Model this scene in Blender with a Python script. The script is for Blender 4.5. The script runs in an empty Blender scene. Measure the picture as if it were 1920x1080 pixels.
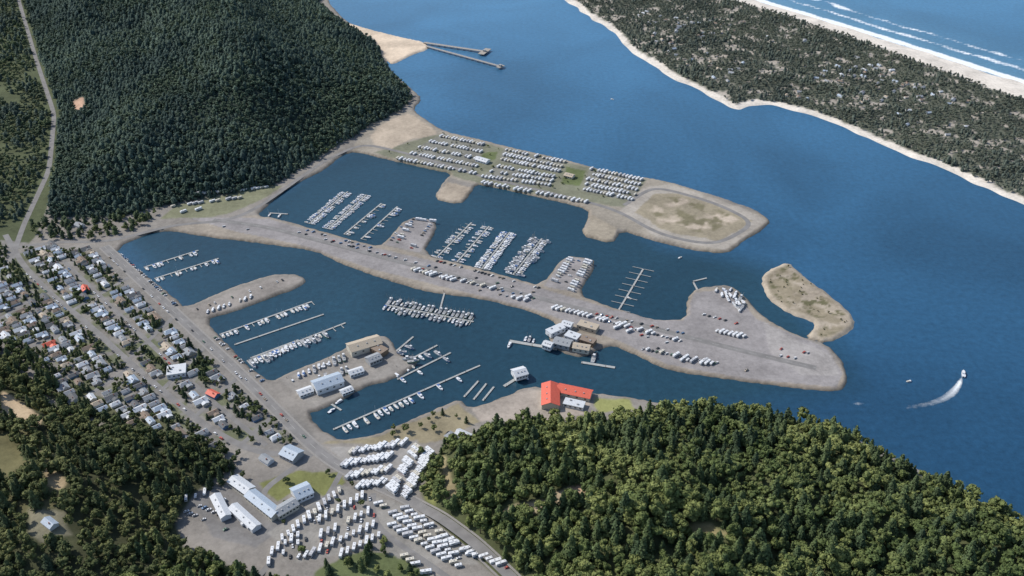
import bpy, bmesh, math, random
import numpy as np
from mathutils import Matrix, Vector
random.seed(7); rng=np.random.default_rng(11)
scene=bpy.context.scene
COL=scene.collection
# ------------------------------------------------------------------ image pixel coordinates projected onto the ground
CAM_H=540.0; PITCH=math.radians(33.0); F=1800.0
cp,sp=math.cos(PITCH),math.sin(PITCH)
def G(px,py,z=2.0):
    a=(px-960)/F; b=-(py-540)/F
    d=(a, b*sp+cp, b*cp-sp)
    t=(CAM_H-z)/(-d[2])
    return (d[0]*t,d[1]*t)
def GP(pts,z=0.0): return [G(x,y,z) for x,y in pts]
def to_px(X,Y,Z):
    dz=Z-CAM_H
    dep=Y*cp-dz*sp
    return 960+F*X/dep, 540-F*(Y*sp+dz*cp)/dep
def HW(y): return y*.447+157
def chaikin(p,n=1):
    for _ in range(n):
        q=[]
        for i in range(len(p)):
            a=p[i]; b=p[(i+1)%len(p)]
            q.append((a[0]*.8+b[0]*.2,a[1]*.8+b[1]*.2)); q.append((a[0]*.2+b[0]*.8,a[1]*.2+b[1]*.8))
        p=q
    return p
def sdf(poly,X,Y):
    X=np.asarray(X,dtype=np.float64); Y=np.asarray(Y,dtype=np.float64)
    d=np.full(X.shape,1e18); ins=np.zeros(X.shape,bool)
    n=len(poly)
    for i in range(n):
        ax,ay=poly[i]; bx,by=poly[(i+1)%n]
        ex,ey=bx-ax,by-ay
        L=ex*ex+ey*ey
        if L<1e-9: continue
        wx=X-ax; wy=Y-ay
        t=np.clip((wx*ex+wy*ey)/L,0,1)
        dx=wx-ex*t; dy=wy-ey*t
        np.minimum(d,dx*dx+dy*dy,out=d)
        c=((ay>Y)!=(by>Y))
        if ey!=0: ins^= c&(X<(ex)*(Y-ay)/ey+ax)
    return np.where(ins,1,-1)*np.sqrt(d)
def polyline_dist(pts,X,Y):
    d=np.full(np.shape(X),1e18)
    for (ax,ay),(bx,by) in zip(pts[:-1],pts[1:]):
        ex,ey=bx-ax,by-ay; L=ex*ex+ey*ey
        t=np.clip(((X-ax)*ex+(Y-ay)*ey)/L,0,1)
        d=np.minimum(d,(X-ax-ex*t)**2+(Y-ay-ey*t)**2)
    return np.sqrt(d)
_tab=rng.random((256,256))
def vnoise(X,Y,s,o=0):
    x=np.asarray(X)/s+o*17.3+1000; y=np.asarray(Y)/s+o*31.7+1000
    xi=np.floor(x).astype(int); yi=np.floor(y).astype(int); fx=x-xi; fy=y-yi
    fx=fx*fx*(3-2*fx); fy=fy*fy*(3-2*fy)
    a=_tab[xi%256,yi%256]; b=_tab[(xi+1)%256,yi%256]; c=_tab[xi%256,(yi+1)%256]; d=_tab[(xi+1)%256,(yi+1)%256]
    return (a*(1-fx)+b*fx)*(1-fy)+(c*(1-fx)+d*fx)*fy
def fbm(X,Y,s,o=0): return (vnoise(X,Y,s,o)*.5+vnoise(X,Y,s/2,o+1)*.28+vnoise(X,Y,s/4,o+2)*.22)

MAIN=[(590,-90),(612,0),(650,42),(690,55),(750,70),(798,80),(806,92),(770,104),(737,122),(722,112),(735,135),(770,165),(792,185),(775,205),(785,215),(830,246),
(900,262),(950,275),(1060,300),(1150,325),(1250,340),(1350,370),(1420,395),(1446,415),(1432,430),(1395,452),(1362,477),(1290,468),(1220,450),(1165,432),(1150,458),(1087,442),(1107,400),
(1085,387),(1000,368),(920,350),(893,346),(882,365),(862,384),(811,373),(835,337),(848,326),(790,314),(720,298),(665,284),(640,292),(610,318),(540,353),(503,385),(480,405),
(520,410),(600,433),(700,461),(718,459),(765,407),(815,413),(819,430),(792,477),(880,499),(960,521),(1015,537),(1056,480),(1114,485),(1115,503),(1083,553),(1150,577),(1230,602),(1286,598),(1288,562),(1305,540),(1370,534),(1400,560),(1430,595),(1500,632),(1550,645),(1580,678),(1590,713),(1577,735),(1500,729),(1400,716),(1250,695),(1190,665),(1150,648),(1125,655),(1095,672),(1050,660),(1025,640),(1050,608),
(990,582),(900,560),(800,548),(700,517),(640,495),(590,470),(480,455),(400,446),(300,430),(215,466),(240,492),(330,560),(347,578),(430,541),(510,515),(555,514),(576,525),(560,540),(500,562),(440,585),(382,600),(430,650),(470,692),(508,716),
(540,700),(620,668),(690,628),(730,632),(748,665),(790,682),(740,712),(680,727),(640,752),(600,770),(578,775),(600,806),(640,826),(700,817),(760,792),(820,766),(862,748),(880,765),(920,755),(950,742),(990,725),(1060,728),(1110,737),(1180,745),(1230,755),(1300,765),(1400,775),(1500,790),(1600,820),(1700,870),(1800,920),(1900,975),(2100,1080),(2500,1300),(1500,1420),(-500,1420),(-1600,600),(-1200,-150)]
BREAK=[(1426,526),(1438,508),(1478,491),(1506,518),(1562,558),(1604,598),(1598,622),(1552,644),(1508,634),(1530,612),(1522,603),(1478,588),(1440,562)]
SPIT=[(960,-60),(1060,0),(1110,35),(1150,60),(1180,95),(1250,140),(1330,180),(1385,210),(1402,196),(1470,200),(1560,230),(1700,290),(1820,340),(1903,377),(2250,520),(2600,560),(2300,268),(1900,152),(1750,103),(1600,56),(1410,0),(1250,-60)]
W_MAIN=chaikin(GP(MAIN)); W_BREAK=chaikin(GP(BREAK)); W_SPIT=chaikin(GP(SPIT),2)
HILL1=GP([(-900,-160),(565,-130),(598,15),(648,52),(700,82),(722,130),(772,185),(752,208),(700,232),(578,310),(510,350),(330,384),(200,412),(95,410),(112,300),(118,210),(80,110),(36,-60)])
HILL2=GP([(835,835),(900,815),(1000,800),(1100,795),(1190,790),(1290,764),(1400,778),(1540,802),(1640,853),(1740,903),(1900,982),(2100,1085),(2500,1320),(980,1380),(960,1110),(880,1040),(815,980),(790,930)])
HILL3=GP([(-600,660),(30,690),(100,770),(200,810),(330,825),(420,855),(425,885),(365,930),(330,985),(345,1030),(430,1065),(560,1100),(600,1300),(-600,1300)])
def terrain(X,Y,sds=None):
    X=np.asarray(X,float); Y=np.asarray(Y,float)
    n=(vnoise(X,Y,5,3)-.5)*1.8
    sm=sdf(W_MAIN,X,Y)+n; sb=sdf(W_BREAK,X,Y)+n; ss=sdf(W_SPIT,X,Y)+(vnoise(X,Y,25,3)-.5)*8
    h=np.maximum(np.clip(sm*.75,-4,2),np.clip(sb*.6,-4,2.2))
    h=np.maximum(h,np.clip(ss*.09,-4,3.2))
    h1=sdf(HILL1,X,Y); h2=sdf(HILL2,X,Y); h3=sdf(HILL3,X,Y)
    def hill(d,mx,k,w): 
        d=np.maximum(d,0); return mx*(1-np.exp(-d*k/mx))*w
    rid=np.abs(vnoise(X+.3*Y,Y*.5,95,6)-.5)*2
    w1=.35+.85*fbm(X,Y,220,5)+.75*rid
    h=h+hill(h1,95,.45,w1)+hill(h2,46,.38,.25+1.0*fbm(X,Y,80,9)+.45*vnoise(X,Y,38,10))+hill(h3,26,.3,.5+fbm(X,Y,70,13))
    if sds is not None: sds.update(sm=sm,sb=sb,ss=ss,h1=h1,h2=h2,h3=h3)
    return h
def GHV(pts):
    z=np.full(len(pts),2.0)
    for _ in range(6):
        xy=[G(p[0],p[1],zz) for p,zz in zip(pts,z)]; z=terrain(np.array([q[0] for q in xy]),np.array([q[1] for q in xy]))
    return xy,z
def GH(px,py):
    xy,z=GHV([(px,py)]); return xy[0][0],xy[0][1],float(z[0])

# ------------------------------------------------------------------ materials
MATS={}
def nt(name):
    m=bpy.data.materials.new(name); m.use_nodes=True; t=m.node_tree
    b=t.nodes['Principled BSDF']; return m,t,b
def simple(name,c,rough=.6,metal=0.,var=.25,scale=1.5):
    m,t,b=nt(name); N=t.nodes; L=t.links
    tc=N.new('ShaderNodeTexCoord'); no=N.new('ShaderNodeTexNoise'); no.inputs['Scale'].default_value=scale; no.inputs['Detail'].default_value=3
    L.new(tc.outputs['Object'],no.inputs['Vector'])
    r=N.new('ShaderNodeValToRGB'); r.color_ramp.elements[0].position=.3; r.color_ramp.elements[1].position=.7
    r.color_ramp.elements[0].color=(*[x*(1-var) for x in c],1); r.color_ramp.elements[1].color=(*[min(1,x*(1+var*.5)) for x in c],1)
    L.new(no.outputs['Fac'],r.inputs['Fac']); L.new(r.outputs['Color'],b.inputs['Base Color'])
    b.inputs['Roughness'].default_value=rough; b.inputs['Metallic'].default_value=metal
    MATS[name]=m; return m
for nme,c in dict(white_paint=(.66,.68,.70),cream_paint=(.56,.53,.45),tan_paint=(.42,.36,.28),grey_paint=(.34,.35,.36),blue_paint=(.12,.22,.38),green_paint=(.14,.24,.17),red_paint=(.42,.08,.06),brown_paint=(.22,.15,.10),dark_paint=(.05,.055,.06),silver_paint=(.45,.46,.48)).items():
    simple(nme,c,.55,0,.15)
simple('roof_white',(.54,.57,.60),.7); simple('roof_grey',(.28,.30,.32),.85); simple('roof_dark',(.13,.135,.14),.9)
simple('roof_brown',(.23,.18,.14),.9); simple('roof_blue',(.36,.43,.51),.6); simple('roof_red',(.60,.11,.065),.6); simple('roof_tan',(.42,.36,.28),.85)
simple('glass_dark',(.02,.03,.04),.12,0,.1); simple('rubber',(.02,.02,.02),.9); simple('metal_grey',(.35,.35,.36),.4,.6)
simple('deck_wood',(.34,.31,.27),.9,0,.3,.6); simple('pile_wood',(.13,.10,.08),.95); simple('bark',(.07,.05,.035),.95); simple('dock_concrete',(.34,.35,.34),.9,0,.2,.4)
simple('kerb_concrete',(.25,.24,.225),.9); simple('line_paint',(.38,.38,.36),.8); simple('asphalt_road',(.195,.19,.185),.95,0,.2,.12)
simple('canvas_blue',(.05,.12,.3),.9); simple('brick_red',(.28,.1,.07),.9)

def leafmat(name,c0,c1,attr=None):
    m,t,b=nt(name); N=t.nodes; L=t.links
    geo=N.new('ShaderNodeNewGeometry'); no=N.new('ShaderNodeTexNoise'); no.inputs['Scale'].default_value=.45; no.inputs['Detail'].default_value=4
    L.new(geo.outputs['Position'],no.inputs['Vector'])
    if attr:
        a=N.new('ShaderNodeAttribute'); a.attribute_name=attr; src=a.outputs['Color']
    else:
        oi=N.new('ShaderNodeObjectInfo'); r=N.new('ShaderNodeValToRGB'); r.color_ramp.elements[0].color=(*c0,1); r.color_ramp.elements[1].color=(*c1,1)
        L.new(oi.outputs['Random'],r.inputs['Fac']); src=r.outputs['Color']
    mr=N.new('ShaderNodeMapRange'); mr.inputs[1].default_value=.3; mr.inputs[2].default_value=.7; mr.inputs[3].default_value=.6; mr.inputs[4].default_value=1.4
    L.new(no.outputs['Fac'],mr.inputs[0])
    mx=N.new('ShaderNodeVectorMath'); mx.operation='SCALE'; L.new(src,mx.inputs[0]); L.new(mr.outputs[0],mx.inputs['Scale'])
    L.new(mx.outputs[0],b.inputs['Base Color']); b.inputs['Roughness'].default_value=.85; b.inputs['Specular IOR Level'].default_value=.2
    MATS[name]=m
leafmat('conifer_foliage',(.05,.078,.038),(.105,.14,.055)); leafmat('broadleaf_foliage',(.075,.105,.035),(.185,.21,.072)); leafmat('forest_foliage',None,None,'tint')

def ground_mat():
    m,t,b=nt('ground_cover'); N=t.nodes; L=t.links
    a=N.new('ShaderNodeAttribute'); a.attribute_name='tint'
    geo=N.new('ShaderNodeNewGeometry')
    n1=N.new('ShaderNodeTexNoise'); n1.inputs['Scale'].default_value=.25; n1.inputs['Detail'].default_value=8; n1.inputs['Roughness'].default_value=.7
    n2=N.new('ShaderNodeTexNoise'); n2.inputs['Scale'].default_value=.03; n2.inputs['Detail'].default_value=5
    L.new(geo.outputs['Position'],n1.inputs['Vector']); L.new(geo.outputs['Position'],n2.inputs['Vector'])
    ad=N.new('ShaderNodeMath'); ad.operation='ADD'; L.new(n1.outputs['Fac'],ad.inputs[0]); L.new(n2.outputs['Fac'],ad.inputs[1])
    mr=N.new('ShaderNodeMapRange'); mr.inputs[1].default_value=.6; mr.inputs[2].default_value=1.4; mr.inputs[3].default_value=.6; mr.inputs[4].default_value=1.4; L.new(ad.outputs[0],mr.inputs[0])
    mx=N.new('ShaderNodeVectorMath'); mx.operation='SCALE'; L.new(a.outputs['Color'],mx.inputs[0]); L.new(mr.outputs[0],mx.inputs['Scale'])
    L.new(mx.outputs[0],b.inputs['Base Color']); b.inputs['Roughness'].default_value=.95; b.inputs['Specular IOR Level'].default_value=.15
    bp=N.new('ShaderNodeBump'); bp.inputs['Strength'].default_value=.5; bp.inputs['Distance'].default_value=.5; L.new(n1.outputs['Fac'],bp.inputs['Height']); L.new(bp.outputs[0],b.inputs['Normal'])
    MATS['ground_cover']=m
ground_mat()
def water_mat():
    m,t,b=nt('sea_water'); N=t.nodes; L=t.links
    a=N.new('ShaderNodeAttribute'); a.attribute_name='tint'
    s=N.new('ShaderNodeAttribute'); s.attribute_name='surf'
    geo=N.new('ShaderNodeNewGeometry')
    n1=N.new('ShaderNodeTexNoise'); n1.inputs['Scale'].default_value=.004; n1.inputs['Detail'].default_value=7; n1.inputs['Distortion'].default_value=1.0
    n2=N.new('ShaderNodeTexNoise'); n2.inputs['Scale'].default_value=.16; n2.inputs['Detail'].default_value=7; n2.inputs['Roughness'].default_value=.75
    n3=N.new('ShaderNodeTexNoise'); n3.inputs['Scale'].default_value=.014; n3.inputs['Detail'].default_value=7; n3.inputs['Roughness'].default_value=.75
    for n in (n1,n2,n3): L.new(geo.outputs['Position'],n.inputs['Vector'])
    mr=N.new('ShaderNodeMapRange'); mr.inputs[1].default_value=.3; mr.inputs[2].default_value=.7; mr.inputs[3].default_value=.82; mr.inputs[4].default_value=1.18; L.new(n1.outputs['Fac'],mr.inputs[0])
    mr2=N.new('ShaderNodeMapRange'); mr2.inputs[1].default_value=.3; mr2.inputs[2].default_value=.7; mr2.inputs[3].default_value=.76; mr2.inputs[4].default_value=1.24; L.new(n2.outputs['Fac'],mr2.inputs[0])
    mu=N.new('ShaderNodeMath'); mu.operation='MULTIPLY'; L.new(mr.outputs[0],mu.inputs[0]); L.new(mr2.outputs[0],mu.inputs[1])
    mx=N.new('ShaderNodeVectorMath'); mx.operation='SCALE'; L.new(a.outputs['Color'],mx.inputs[0]); L.new(mu.outputs[0],mx.inputs['Scale'])
    th=N.new('ShaderNodeMath'); th.operation='ADD'; L.new(s.outputs['Fac'],th.inputs[0]); L.new(n3.outputs['Fac'],th.inputs[1])
    fr=N.new('ShaderNodeMapRange'); fr.inputs[1].default_value=1.1; fr.inputs[2].default_value=1.3; L.new(th.outputs[0],fr.inputs[0])
    mix=N.new('ShaderNodeMix'); mix.data_type='RGBA'; L.new(fr.outputs[0],mix.inputs[0]); L.new(mx.outputs[0],mix.inputs[6]); mix.inputs[7].default_value=(.8,.83,.85,1)
    L.new(mix.outputs[2],b.inputs['Base Color']); b.inputs['Roughness'].default_value=.3; b.inputs['IOR'].default_value=1.33
    bp=N.new('ShaderNodeBump'); bp.inputs['Strength'].default_value=.5; bp.inputs['Distance'].default_value=.4; L.new(n2.outputs['Fac'],bp.inputs['Height']); L.new(bp.outputs[0],b.inputs['Normal'])
    MATS['sea_water']=m
water_mat()
def foam_mat():
    m,t,b=nt('wake_foam'); N=t.nodes; L=t.links
    a=N.new('ShaderNodeAttribute'); a.attribute_name='foam'
    geo=N.new('ShaderNodeNewGeometry'); n=N.new('ShaderNodeTexNoise'); n.inputs['Scale'].default_value=.25; n.inputs['Detail'].default_value=4; L.new(geo.outputs['Position'],n.inputs['Vector'])
    ad=N.new('ShaderNodeMath'); ad.operation='MULTIPLY_ADD'; L.new(n.outputs['Fac'],ad.inputs[0]); ad.inputs[1].default_value=.5; L.new(a.outputs['Fac'],ad.inputs[2])
    mr=N.new('ShaderNodeMapRange'); mr.inputs[1].default_value=.25; mr.inputs[2].default_value=1.4; L.new(ad.outputs[0],mr.inputs[0])
    L.new(mr.outputs[0],b.inputs['Alpha']); b.inputs['Base Color'].default_value=(.75,.8,.83,1); b.inputs['Roughness'].default_value=.8
    MATS['wake_foam']=m
foam_mat()

# ------------------------------------------------------------------ mesh helpers
def np_mesh(name,V,Fc,mats,tint=None,smooth=False,extra=None):
    V=np.asarray(V,np.float32); Fc=np.asarray(Fc,np.int32); k=Fc.shape[1]
    me=bpy.data.meshes.new(name)
    me.vertices.add(len(V)); me.vertices.foreach_set('co',V.ravel())
    me.loops.add(Fc.size); me.loops.foreach_set('vertex_index',Fc.ravel())
    me.polygons.add(len(Fc)); me.polygons.foreach_set('loop_start',np.arange(0,Fc.size,k,dtype=np.int32))
    me.polygons.foreach_set('loop_total',np.full(len(Fc),k,np.int32))
    if smooth: me.polygons.foreach_set('use_smooth',np.ones(len(Fc),bool))
    for m in mats: me.materials.append(MATS[m])
    me.update(calc_edges=True)
    if tint is not None:
        a=me.attributes.new('tint','FLOAT_COLOR','POINT'); c=np.ones((len(V),4),np.float32); c[:,:3]=tint; a.data.foreach_set('color',c.ravel())
    if extra:
        for k2,v in extra.items():
            a=me.attributes.new(k2,'FLOAT','POINT'); a.data.foreach_set('value',np.asarray(v,np.float32).ravel())
    return me
def link(name,me,kind=None,label=None,category=None,group=None,parent=None):
    o=bpy.data.objects.new(name,me); COL.objects.link(o)
    if kind: o['kind']=kind
    if label: o['label']=label
    if category: o['category']=category
    if group: o['group']=group
    if parent: o.parent=parent
    return o
class MB:
    def __init__(s): s.v=[]; s.f=[]; s.m=[]
    def add(s,vs,fs,mat):
        b=len(s.v); s.v+= [tuple(v) for v in vs]; s.f+=[tuple(i+b for i in f) for f in fs]; s.m+=[mat]*len(fs); return s
    def box(s,cx,cy,cz,sx,sy,sz,mat,tp=1.0,tpy=None):
        x,y,z=sx/2,sy/2,sz/2; tpy=tp if tpy is None else tpy
        vs=[(cx-x,cy-y,cz-z),(cx+x,cy-y,cz-z),(cx+x,cy+y,cz-z),(cx-x,cy+y,cz-z),(cx-x*tp,cy-y*tpy,cz+z),(cx+x*tp,cy-y*tpy,cz+z),(cx+x*tp,cy+y*tpy,cz+z),(cx-x*tp,cy+y*tpy,cz+z)]
        return s.add(vs,[(3,2,1,0),(4,5,6,7),(0,1,5,4),(1,2,6,5),(2,3,7,6),(3,0,4,7)],mat)
    def prof(s,pts,x0,x1,mat,tp=0):
        n=len(pts); zs=[p[1] for p in pts]; z0,z1=min(zs),max(zs)
        def tx(x,z): return x*(1-tp*(z-z0)/(z1-z0))
        vs=[(tx(x0,z),y,z) for y,z in pts]+[(tx(x1,z),y,z) for y,z in pts]
        fs=[tuple(range(n)),tuple(range(2*n-1,n-1,-1))]+[(i,i+n,(i+1)%n+n,(i+1)%n) for i in range(n)]
        return s.add(vs,fs,mat)
    def cyl(s,cx,cy,z0,z1,r0,r1,mat,n=8,axis='z'):
        vs=[]
        for z,r in ((z0,r0),(z1,r1)):
            for i in range(n):
                a=2*math.pi*i/n; 
                if axis=='z': vs.append((cx+r*math.cos(a),cy+r*math.sin(a),z))
                else: vs.append((z,cx+r*math.cos(a),cy+r*math.sin(a)))
        return s.add(vs,[(i,(i+1)%n,(i+1)%n+n,i+n) for i in range(n)]+[tuple(range(n))[::-1],tuple(range(n,2*n))],mat)
    def rod(s,a,b,r,mat,n=5):
        a=Vector(a); b=Vector(b); d=(b-a).normalized(); u=d.orthogonal().normalized(); w=d.cross(u)
        vs=[p+u*(r*math.cos(2*math.pi*i/n))+w*(r*math.sin(2*math.pi*i/n)) for p in (a,b) for i in range(n)]
        return s.add(vs,[(i,(i+1)%n,(i+1)%n+n,i+n) for i in range(n)]+[tuple(range(n))[::-1],tuple(range(n,2*n))],mat)
    def join(s,o): s.add(o.v,o.f,'x'); s.m[-len(o.f):]=o.m; return s
    def mesh(s,name):
        me=bpy.data.meshes.new(name); me.from_pydata(s.v,[],s.f)
        mats=[]
        for m in s.m:
            if m not in mats: mats.append(m)
        for m in mats: me.materials.append(MATS[m])
        me.polygons.foreach_set('material_index',[mats.index(m) for m in s.m]); me.update(); return me

# ------------------------------------------------------------------ ground sheet
NR,NC=950,950
Yr=np.geomspace(228,3400,NR); U=np.linspace(-1,1,NC)
X=U[None,:]*(HW(Yr)*1.35)[:,None]; Y=np.repeat(Yr[:,None],NC,1)
S={}; Z=terrain(X,Y,S)
tint=np.zeros((NR,NC,3)); tint[:]=(.22,.205,.185)
nb=fbm(X,Y,14,2)
def paint(mask,c):
    mask=np.clip(mask,0,1)[...,None]; tint[:]=tint*(1-mask)+np.array(c)*mask
def ppoly(pts,c,soft=1.5,rag=3,amt=1.0):
    w=GP(pts,2.0); ys=[p[1] for p in w]
    r0,r1=np.searchsorted(Yr,[min(ys)-12,max(ys)+12]); r1=min(r1+1,NR); r0=max(r0-1,0)
    sub=slice(r0,r1)
    d=sdf(w,X[sub],Y[sub])+(nb[sub]-.5)*rag*2
    m=(np.clip(d/soft,0,1)*amt)[...,None]; tint[sub]=tint[sub]*(1-m)+np.array(c)*m
ppoly([(-700,-150),(60,-150),(90,90),(130,200),(120,310),(70,440),(10,520),(-700,520)],(.08,.095,.05))
GRAV=(.27,.24,.20); PAVE=(.25,.237,.235); GRASS=(.11,.135,.06)
ppoly([(300,425),(480,403),(1290,595),(1310,538),(1380,540),(1600,700),(1580,740),(1250,700),(1000,590),(700,520),(480,460)],GRAV)
ppoly([(340,405),(500,409),(700,463),(960,523),(1150,580),(1280,601),(1300,548),(1370,540),(1420,598),(1550,652),(1582,700),(1570,727),(1400,712),(1250,684),(1170,644),(1000,581),(850,543),(700,506),(560,459),(440,434)],PAVE,1.2,1)
ppoly([(722,459),(767,409),(813,414),(815,430),(788,474)],PAVE,1,1); ppoly([(1018,537),(1058,482),(1112,487),(1112,503),(1080,550)],PAVE,1,1)
ppoly([(1430,600),(1500,640),(1560,665),(1578,705),(1500,705),(1440,660)],(.30,.285,.275),2,2)
ppoly([(400,408),(440,396),(500,370),(530,348),(500,345),(330,385),(300,410)],(.18,.185,.12))
ppoly([(640,300),(700,225),(770,205),(830,245),(1250,338),(1450,410),(1360,480),(1160,430),(890,346),(720,300)],(.27,.245,.205),2,2)
ppoly([(700,286),(800,256),(830,250),(1060,303),(1215,337),(1180,392),(1000,364),(890,342),(760,305)],(.175,.18,.13),2,3)
for q in ([(822,254),(908,270),(888,326),(742,300)],[(942,278),(1062,302),(1050,326),(935,303)],[(930,308),(1040,330),(1035,354),(898,334)],[(1104,314),(1206,338),(1188,380),(1090,358)]):
    ppoly(q,(.185,.185,.165),2,2,.85)
ppoly([(690,255),(715,232),(765,210),(815,240),(822,252),(770,262),(735,280),(700,272)],(.39,.33,.26),2,4)
ppoly([(1160,395),(1205,350),(1260,345),(1400,392),(1440,415),(1360,470),(1230,445)],(.32,.295,.26),2,2)
ppoly([(1190,398),(1225,362),(1270,362),(1370,392),(1415,415),(1350,455),(1240,432)],(.26,.23,.17),2,4)
m=np.clip((fbm(X,Y,26,21)-.47)*8,0,1); w=GP([(1205,395),(1230,368),(1275,368),(1360,395),(1390,412),(1330,440),(1240,425)],2); lobe=np.clip(sdf(w,X,Y)/4,0,1); paint(m*lobe,(.42,.36,.29)); paint(np.clip((fbm(X,Y,18,23)-.50)*9,0,1)*lobe,(.17,.155,.10))
ppoly([(905,285),(935,283),(930,300),(898,303)],GRASS); ppoly([(1062,312),(1100,320),(1088,350),(1050,345)],GRASS)
ppoly([(838,340),(888,352),(880,366),(860,380),(815,371)],(.34,.29,.23)); ppoly([(1110,402),(1160,428),(1148,456),(1090,440)],(.30,.265,.21))
paint(np.clip(S['sb']/2+1,0,1),(.34,.295,.235)); paint(np.clip(S['sb']/4-.8,0,1)*np.clip((nb-.42)*7,0,1)*.8,(.22,.19,.13)); paint(np.clip(S['sb']/4-1.2,0,1)*np.clip((fbm(X,Y,9,77)-.57)*9,0,1),(.12,.115,.065))
ppoly([(0,450),(190,462),(600,820),(560,860),(420,840),(200,780),(100,740),(0,640)],(.205,.195,.18),2,4)
m=np.clip((fbm(X,Y,18,31)-.48)*9,0,1); w=GP([(0,470),(160,470),(560,830),(420,830),(200,770),(100,740),(0,640)],2); paint(m*np.clip(sdf(w,X,Y)/5,0,1)*.85,(.115,.13,.07))
ppoly([(350,580),(430,548),(510,520),(555,518),(568,525),(500,555),(430,580),(385,595)],(.25,.23,.21),2,2)
ppoly([(520,712),(620,675),(690,632),(730,636),(745,665),(785,682),(680,722),(590,768)],(.25,.235,.215),2,2)
ppoly([(355,685),(385,672),(405,695),(375,705)],GRASS); ppoly([(480,905),(560,880),(640,885),(650,905),(610,935),(560,912),(520,945)],(.17,.18,.07),2,3)
ppoly([(600,1060),(680,1030),(760,1040),(830,1100),(560,1110)],GRASS,2,3); ppoly([(600,830),(700,818),(860,755),(900,790),(820,830),(660,835)],(.24,.21,.14),2,4)
ppoly([(620,840),(780,825),(800,850),(780,930),(680,905)],(.26,.25,.235),2,3)
ppoly([(880,765),(990,727),(1110,742),(1100,780),(1000,795),(900,790)],(.34,.30,.26),2,3); ppoly([(1110,742),(1180,748),(1190,768),(1120,775)],(.24,.25,.10),2,3)
ppoly([(340,920),(480,900),(540,985),(480,1030),(400,1010)],(.18,.175,.17),2,2); ppoly([(500,1000),(640,910),(800,960),(900,1060),(800,1060),(700,1030),(560,1060)],(.25,.24,.22),2,3)
ppoly([(100,700),(150,730),(330,800),(420,840),(380,845),(200,800),(90,750)],(.10,.105,.06),2,4)
sm=S['sm']; shore=np.clip(1-np.abs(sm-2)/2.6,0,1); paint(shore*.55,(.22,.185,.15))
paint(np.clip((.8-Z)/.8,0,1)*(sm>-15),(.12,.105,.08))
ss=S['ss']; m=np.clip(ss+18,0,1); paint(m,(.62,.575,.51))
OCW=[(900,-120),(1330,-12),(1480,33),(1600,73),(1900,184),(2400,330),(2600,200),(1500,-200)]
ocean=sdf(GP(OCW),X,Y)
veg=np.clip((ss-12-(nb-.5)*14)/5,0,1)*np.clip((-ocean-2+(nb-.5)*16)/6,0,1)
paint(veg,(.10,.11,.085)); m=np.clip((fbm(X,Y,16,41)-.60)*12,0,1)*veg; paint(m,(.34,.31,.27))
w=GP([(640,45),(700,50),(800,75),(812,92),(770,108),(737,126),(715,105),(700,75)]); paint(np.clip(sdf(w,X,Y)/3,0,1),(.58,.48,.37))
for k,c in (('h1',(.045,.065,.055)),('h2',(.075,.085,.04)),('h3',(.06,.065,.035))): paint(np.clip(S[k]/3+.5,0,1),c)
CLEAR=[]
def clearing(pts,c,hide=True):
    w=[tuple(q) for q in GHV(pts)[0]]
    if hide: CLEAR.append(w)
    d=sdf(w,X,Y)+(nb-.5)*8+(1 if hide else 0); paint(np.clip(d/3,0,1),c)
clearing([(-80,730),(10,745),(60,790),(95,830),(130,905),(110,950),(60,965),(-80,940)],(.12,.115,.06),False)
clearing([(-40,815),(15,815),(45,850),(60,885),(40,905),(-40,890)],(.14,.13,.065))
clearing([(5,735),(35,748),(88,785),(70,800),(25,790),(0,780)],(.46,.36,.24)); clearing([(80,870),(125,900),(115,925),(85,905)],(.34,.27,.17))
clearing([(816,850),(838,855),(862,930),(848,960),(834,930)],(.26,.22,.13)); clearing([(930,962),(1030,930),(1078,905),(1095,920),(1035,950),(950,978)],(.38,.31,.21))
clearing([(1275,985),(1325,977),(1375,1000),(1345,1018),(1295,1008)],(.24,.21,.11)); clearing([(790,850),(830,855),(820,960),(795,940)],(.18,.19,.07),False)
clearing([(905,872),(920,866),(928,892),(915,905)],(.2,.18,.1)); clearing([(1060,905),(1100,908),(1098,932),(1072,932)],(.40,.28,.19))
clearing([(135,190),(158,180),(162,205),(140,215)],(.42,.28,.20)); clearing([(55,955),(120,960),(140,1005),(90,1020),(55,1005)],(.18,.17,.12))
ids=np.arange(NR*NC).reshape(NR,NC); Q=np.stack([ids[:-1,:-1],ids[:-1,1:],ids[1:,1:],ids[1:,:-1]],-1).reshape(-1,4)
link('ground',np_mesh('ground',np.stack([X,Y,Z],-1).reshape(-1,3),Q,['ground_cover'],tint.reshape(-1,3),smooth=True),'structure')

# ------------------------------------------------------------------ water sheet
yr=np.concatenate([np.geomspace(120,3400,560),np.geomspace(3600,60000,30)]); nc=480; u=np.linspace(-1,1,nc)
WX=u[None,:]*(HW(yr)*1.6)[:,None]; WY=np.repeat(yr[:,None],nc,1)
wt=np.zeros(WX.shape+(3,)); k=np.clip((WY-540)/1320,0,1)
c0=np.array((.014,.056,.115)); c1=np.array((.032,.110,.205)); c2=np.array((.052,.165,.295))  # water colours near to far, with aerial haze mixed into them
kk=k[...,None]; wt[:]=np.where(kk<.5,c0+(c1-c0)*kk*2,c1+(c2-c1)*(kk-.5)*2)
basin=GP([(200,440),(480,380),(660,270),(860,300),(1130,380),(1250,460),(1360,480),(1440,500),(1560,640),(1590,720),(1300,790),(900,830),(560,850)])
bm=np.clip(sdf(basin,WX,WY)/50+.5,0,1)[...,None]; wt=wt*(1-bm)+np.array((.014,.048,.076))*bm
d=-sdf(W_SPIT,WX,WY); side=sdf(GP([(900,-120),(1330,20),(1600,90),(1900,200),(2500,400),(3500,300),(1500,-400)]),WX,WY)>0
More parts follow.
